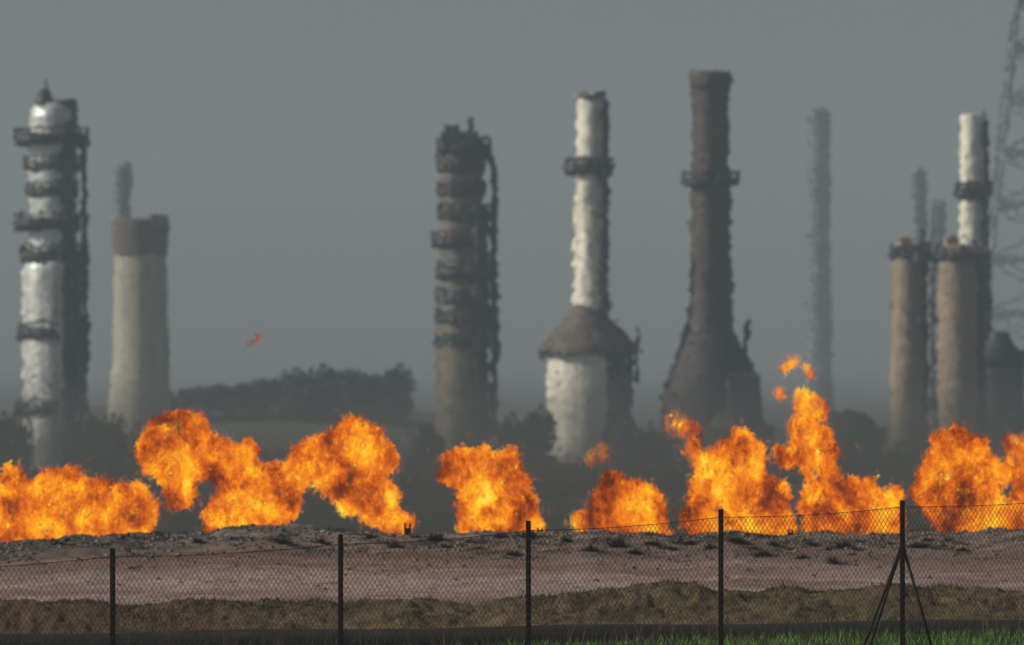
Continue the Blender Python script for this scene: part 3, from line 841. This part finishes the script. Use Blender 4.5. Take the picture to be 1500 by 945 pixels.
flame('gas_flame', 'blocky flame with two blunt horns in the middle, by the centre fence post', [(700,692,26,.8),(670,695,18,.6),(685,675,14,.6),(735,692,20,.7),(750,683,14,.55),(700,720,28,1),(738,730,33,.75),(765,747,24,.8),(710,755,30,.95),(755,763,26,.9),(780,765,14,.7),(690,763,16,.9),(654,700,8,.5),(662,672,8,.45),(755,670,8,.4)], GF)
flame('gas_flame', 'smallest rounded yellow flame with a dark red tail on its left', [(905,732,28,1.05),(925,745,34,1.05),(943,750,27,1),(890,755,26,1),(900,770,18,.9),(940,770,22,.9),(962,766,14,.85),(848,767,10,-.25),(868,766,14,0),(905,712,12,.8),(885,735,18,.9)], GF)
flame('gas_flame', 'large spreading flame under the dark stack with red wisps off its left shoulder', [(1085,682,30,.7),(1077,652,16,.55),(1062,660,15,.6),(1040,690,15,.5),(1050,720,31,.85),(1095,725,39,.95),(1032,745,22,.8),(1124,730,24,.85),(1060,762,30,.9),(1110,765,30,1),(1133,768,18,1.1),(1020,763,15,.8),(1146,757,11,.9),(1147,715,9,.5),(1108,668,14,.6),(1078,636,8,.4),(1014,660,14,-.2),(1003,628,12,-.35),(980,617,10,-.55),(1022,642,11,-.3),(1030,675,11,0)], GF)
flame('gas_flame', 'tall hooked flame rising in a ragged column, tallest of the row', [(1183,592,15,.15),(1173,578,9,0),(1203,602,11,.2),(1175,618,16,.4),(1195,640,17,.45),(1170,650,13,.45),(1157,678,13,.5),(1175,672,13,.5),(1192,668,15,.5),(1213,668,12,.6),(1205,652,12,.5),(1180,705,9,.65),(1192,735,18,.8),(1230,732,23,.85),(1265,727,21,.9),(1245,755,31,1),(1290,747,24,.95),(1205,763,23,.9),(1298,765,17,1),(1270,768,18,1),(1216,690,10,.55),(1222,708,10,.6),(1182,768,11,.9),(1308,755,9,.9),(1255,705,8,.6),(1278,700,8,.6),(1178,720,10,.75)], GF)
flame('gas_flame', 'tall bright rounded flame right of the braced fence post', [(1400,667,32,.95),(1424,650,16,.75),(1382,650,18,.7),(1370,690,24,.75),(1354,713,16,.6),(1410,700,37,1),(1440,697,22,.8),(1390,735,33,.85),(1430,745,31,.8),(1410,766,22,.9),(1450,765,16,.8),(1387,762,12,.7),(1400,637,12,.7)], GF)
flame('gas_flame', 'redder flame cut off by the right edge of the photo', [(1493,652,15,-.05),(1507,672,21,.1),(1482,692,13,.1),(1512,720,26,.45),(1490,757,20,1),(1510,765,22,1),(1476,766,11,.9),(1495,735,13,.5)], GF)
GS = 'loose flame scraps drifting above the fires'
flame('flame_scrap', 'tiny orange flame scrap drifting alone in the sky left of centre', [(377,493,5,-.25),(369,499,4,-.35),(363,507,3.4,-.4)], GS, False, .02, .35, 149, (1, 2))
flame('flame_scrap', 'small orange flame scrap floating above the tall hooked flame, left of its tip', [(1150,540,6,0),(1161,535,6.5,.05)], GS, False, .02, .4, 149, (1, 2))
flame('flame_scrap', 'faintest flame scrap floating above the tall hooked flame, right of its tip', [(1187,548,6,0),(1178,540,4,-.1)], GS, False, .02, .35, 149, (1, 2))
flame('flame_scrap', 'dim red flame scrap above the smallest flame, before the white furnace', [(880,658,11,-.95),(868,672,9,-1.0),(888,668,8,-.95)], GS, False, .03, .5, 149, (1, 2))

flame('flame_scrap', 'lowest red flame scrap left of the tall hooked flame tip', [(1142,572,6,.0),(1146,580,5,.0)], GS, False, .02, .4, 149, (1, 2))

# ------------------------------------------------------------------ air: haze box and smoke
HAZE, HCOL = .00032, (.60, .735, .84)
m = MB().box(-520, 520, -70, 1790, -3.5, 96)
k = N('haze_air'); v = k.n('ShaderNodeVolumePrincipled'); v.inputs['Color'].default_value = (*HCOL, 1); v.inputs['Density'].default_value = HAZE
k.link(v.outputs[0], k.out.inputs['Volume'])
hz = m.build('haze', k.m, smooth=False); tag(hz, 'pale grey haze filling the air', 'haze', kind='stuff')

m = MB().box(-16, 16, 151, 171, .6, 6.2)
k = N('smoke_air'); p = k.geo()
x = k.n('ShaderNodeSeparateXYZ'); k.link(p, x.inputs[0])
fall = k.ramp(k.math('MULTIPLY', x.outputs[2], 1/6.5), [(.28, 1), (.5, .55), (.68, .22), (.86, 0)])
nn = k.ramp(k.noise(k.mapping(p, (.7, .5, 1.2)), .6, 5, .65, .8), [(.38, .05), (.62, 1)])
v = k.n('ShaderNodeVolumePrincipled'); v.inputs['Color'].default_value = (.19, .205, .205, 1)
k.link(k.math('MULTIPLY', k.math('MULTIPLY', fall, nn), .42), v.inputs['Density'])
k.link(v.outputs[0], k.out.inputs['Volume'])
so = m.build('smoke', k.m, smooth=False); tag(so, 'thin dark smoke hanging behind the row of flames', 'smoke', kind='stuff')

# ------------------------------------------------------------------ light
EL, AZ = 30.0, 86.0          # sun to the left, a little behind the camera
d = Vector((-sin(radians(AZ)) * cos(radians(EL)), -cos(radians(AZ)) * cos(radians(EL)), sin(radians(EL))))
sl = bpy.data.lights.new('sun', 'SUN'); sl.energy = 3.6; sl.angle = radians(.6); sl.color = (1, .93, .82)
so = bpy.data.objects.new('sun', sl); C.objects.link(so); so.rotation_euler = (-d).to_track_quat('-Z', 'Y').to_euler()
w = bpy.data.worlds.new('World'); scene.world = w; w.use_nodes = True
nt = w.node_tree; nt.nodes.clear()
sky = nt.nodes.new('ShaderNodeTexSky'); sky.sky_type = 'NISHITA'; sky.sun_disc = False
sky.sun_elevation = radians(EL); sky.sun_rotation = math.atan2(d.x, d.y)
sky.dust_density = 2; sky.air_density = 1.0; sky.ozone_density = 2.0
hs = nt.nodes.new('ShaderNodeHueSaturation'); hs.inputs['Saturation'].default_value = .45
bg = nt.nodes.new('ShaderNodeBackground'); bg.inputs['Strength'].default_value = .049
wo = nt.nodes.new('ShaderNodeOutputWorld')
nt.links.new(sky.outputs[0], hs.inputs['Color']); nt.links.new(hs.outputs[0], bg.inputs[0]); nt.links.new(bg.outputs[0], wo.inputs[0])

# ------------------------------------------------------------------ render settings
scene.render.engine = 'CYCLES'
cy = scene.cycles
cy.transparent_max_bounces = 24; cy.max_bounces = 6; cy.volume_bounces = 1; cy.diffuse_bounces = 2; cy.glossy_bounces = 2
cy.use_denoising = True
try: cy.denoiser = 'OPENIMAGEDENOISE'
except Exception: pass
cy.sample_clamp_indirect = 4
vs = scene.view_settings; vs.view_transform = 'Standard'; vs.look = 'None'; vs.exposure = 0; vs.gamma = 1; vs.use_curve_mapping = False
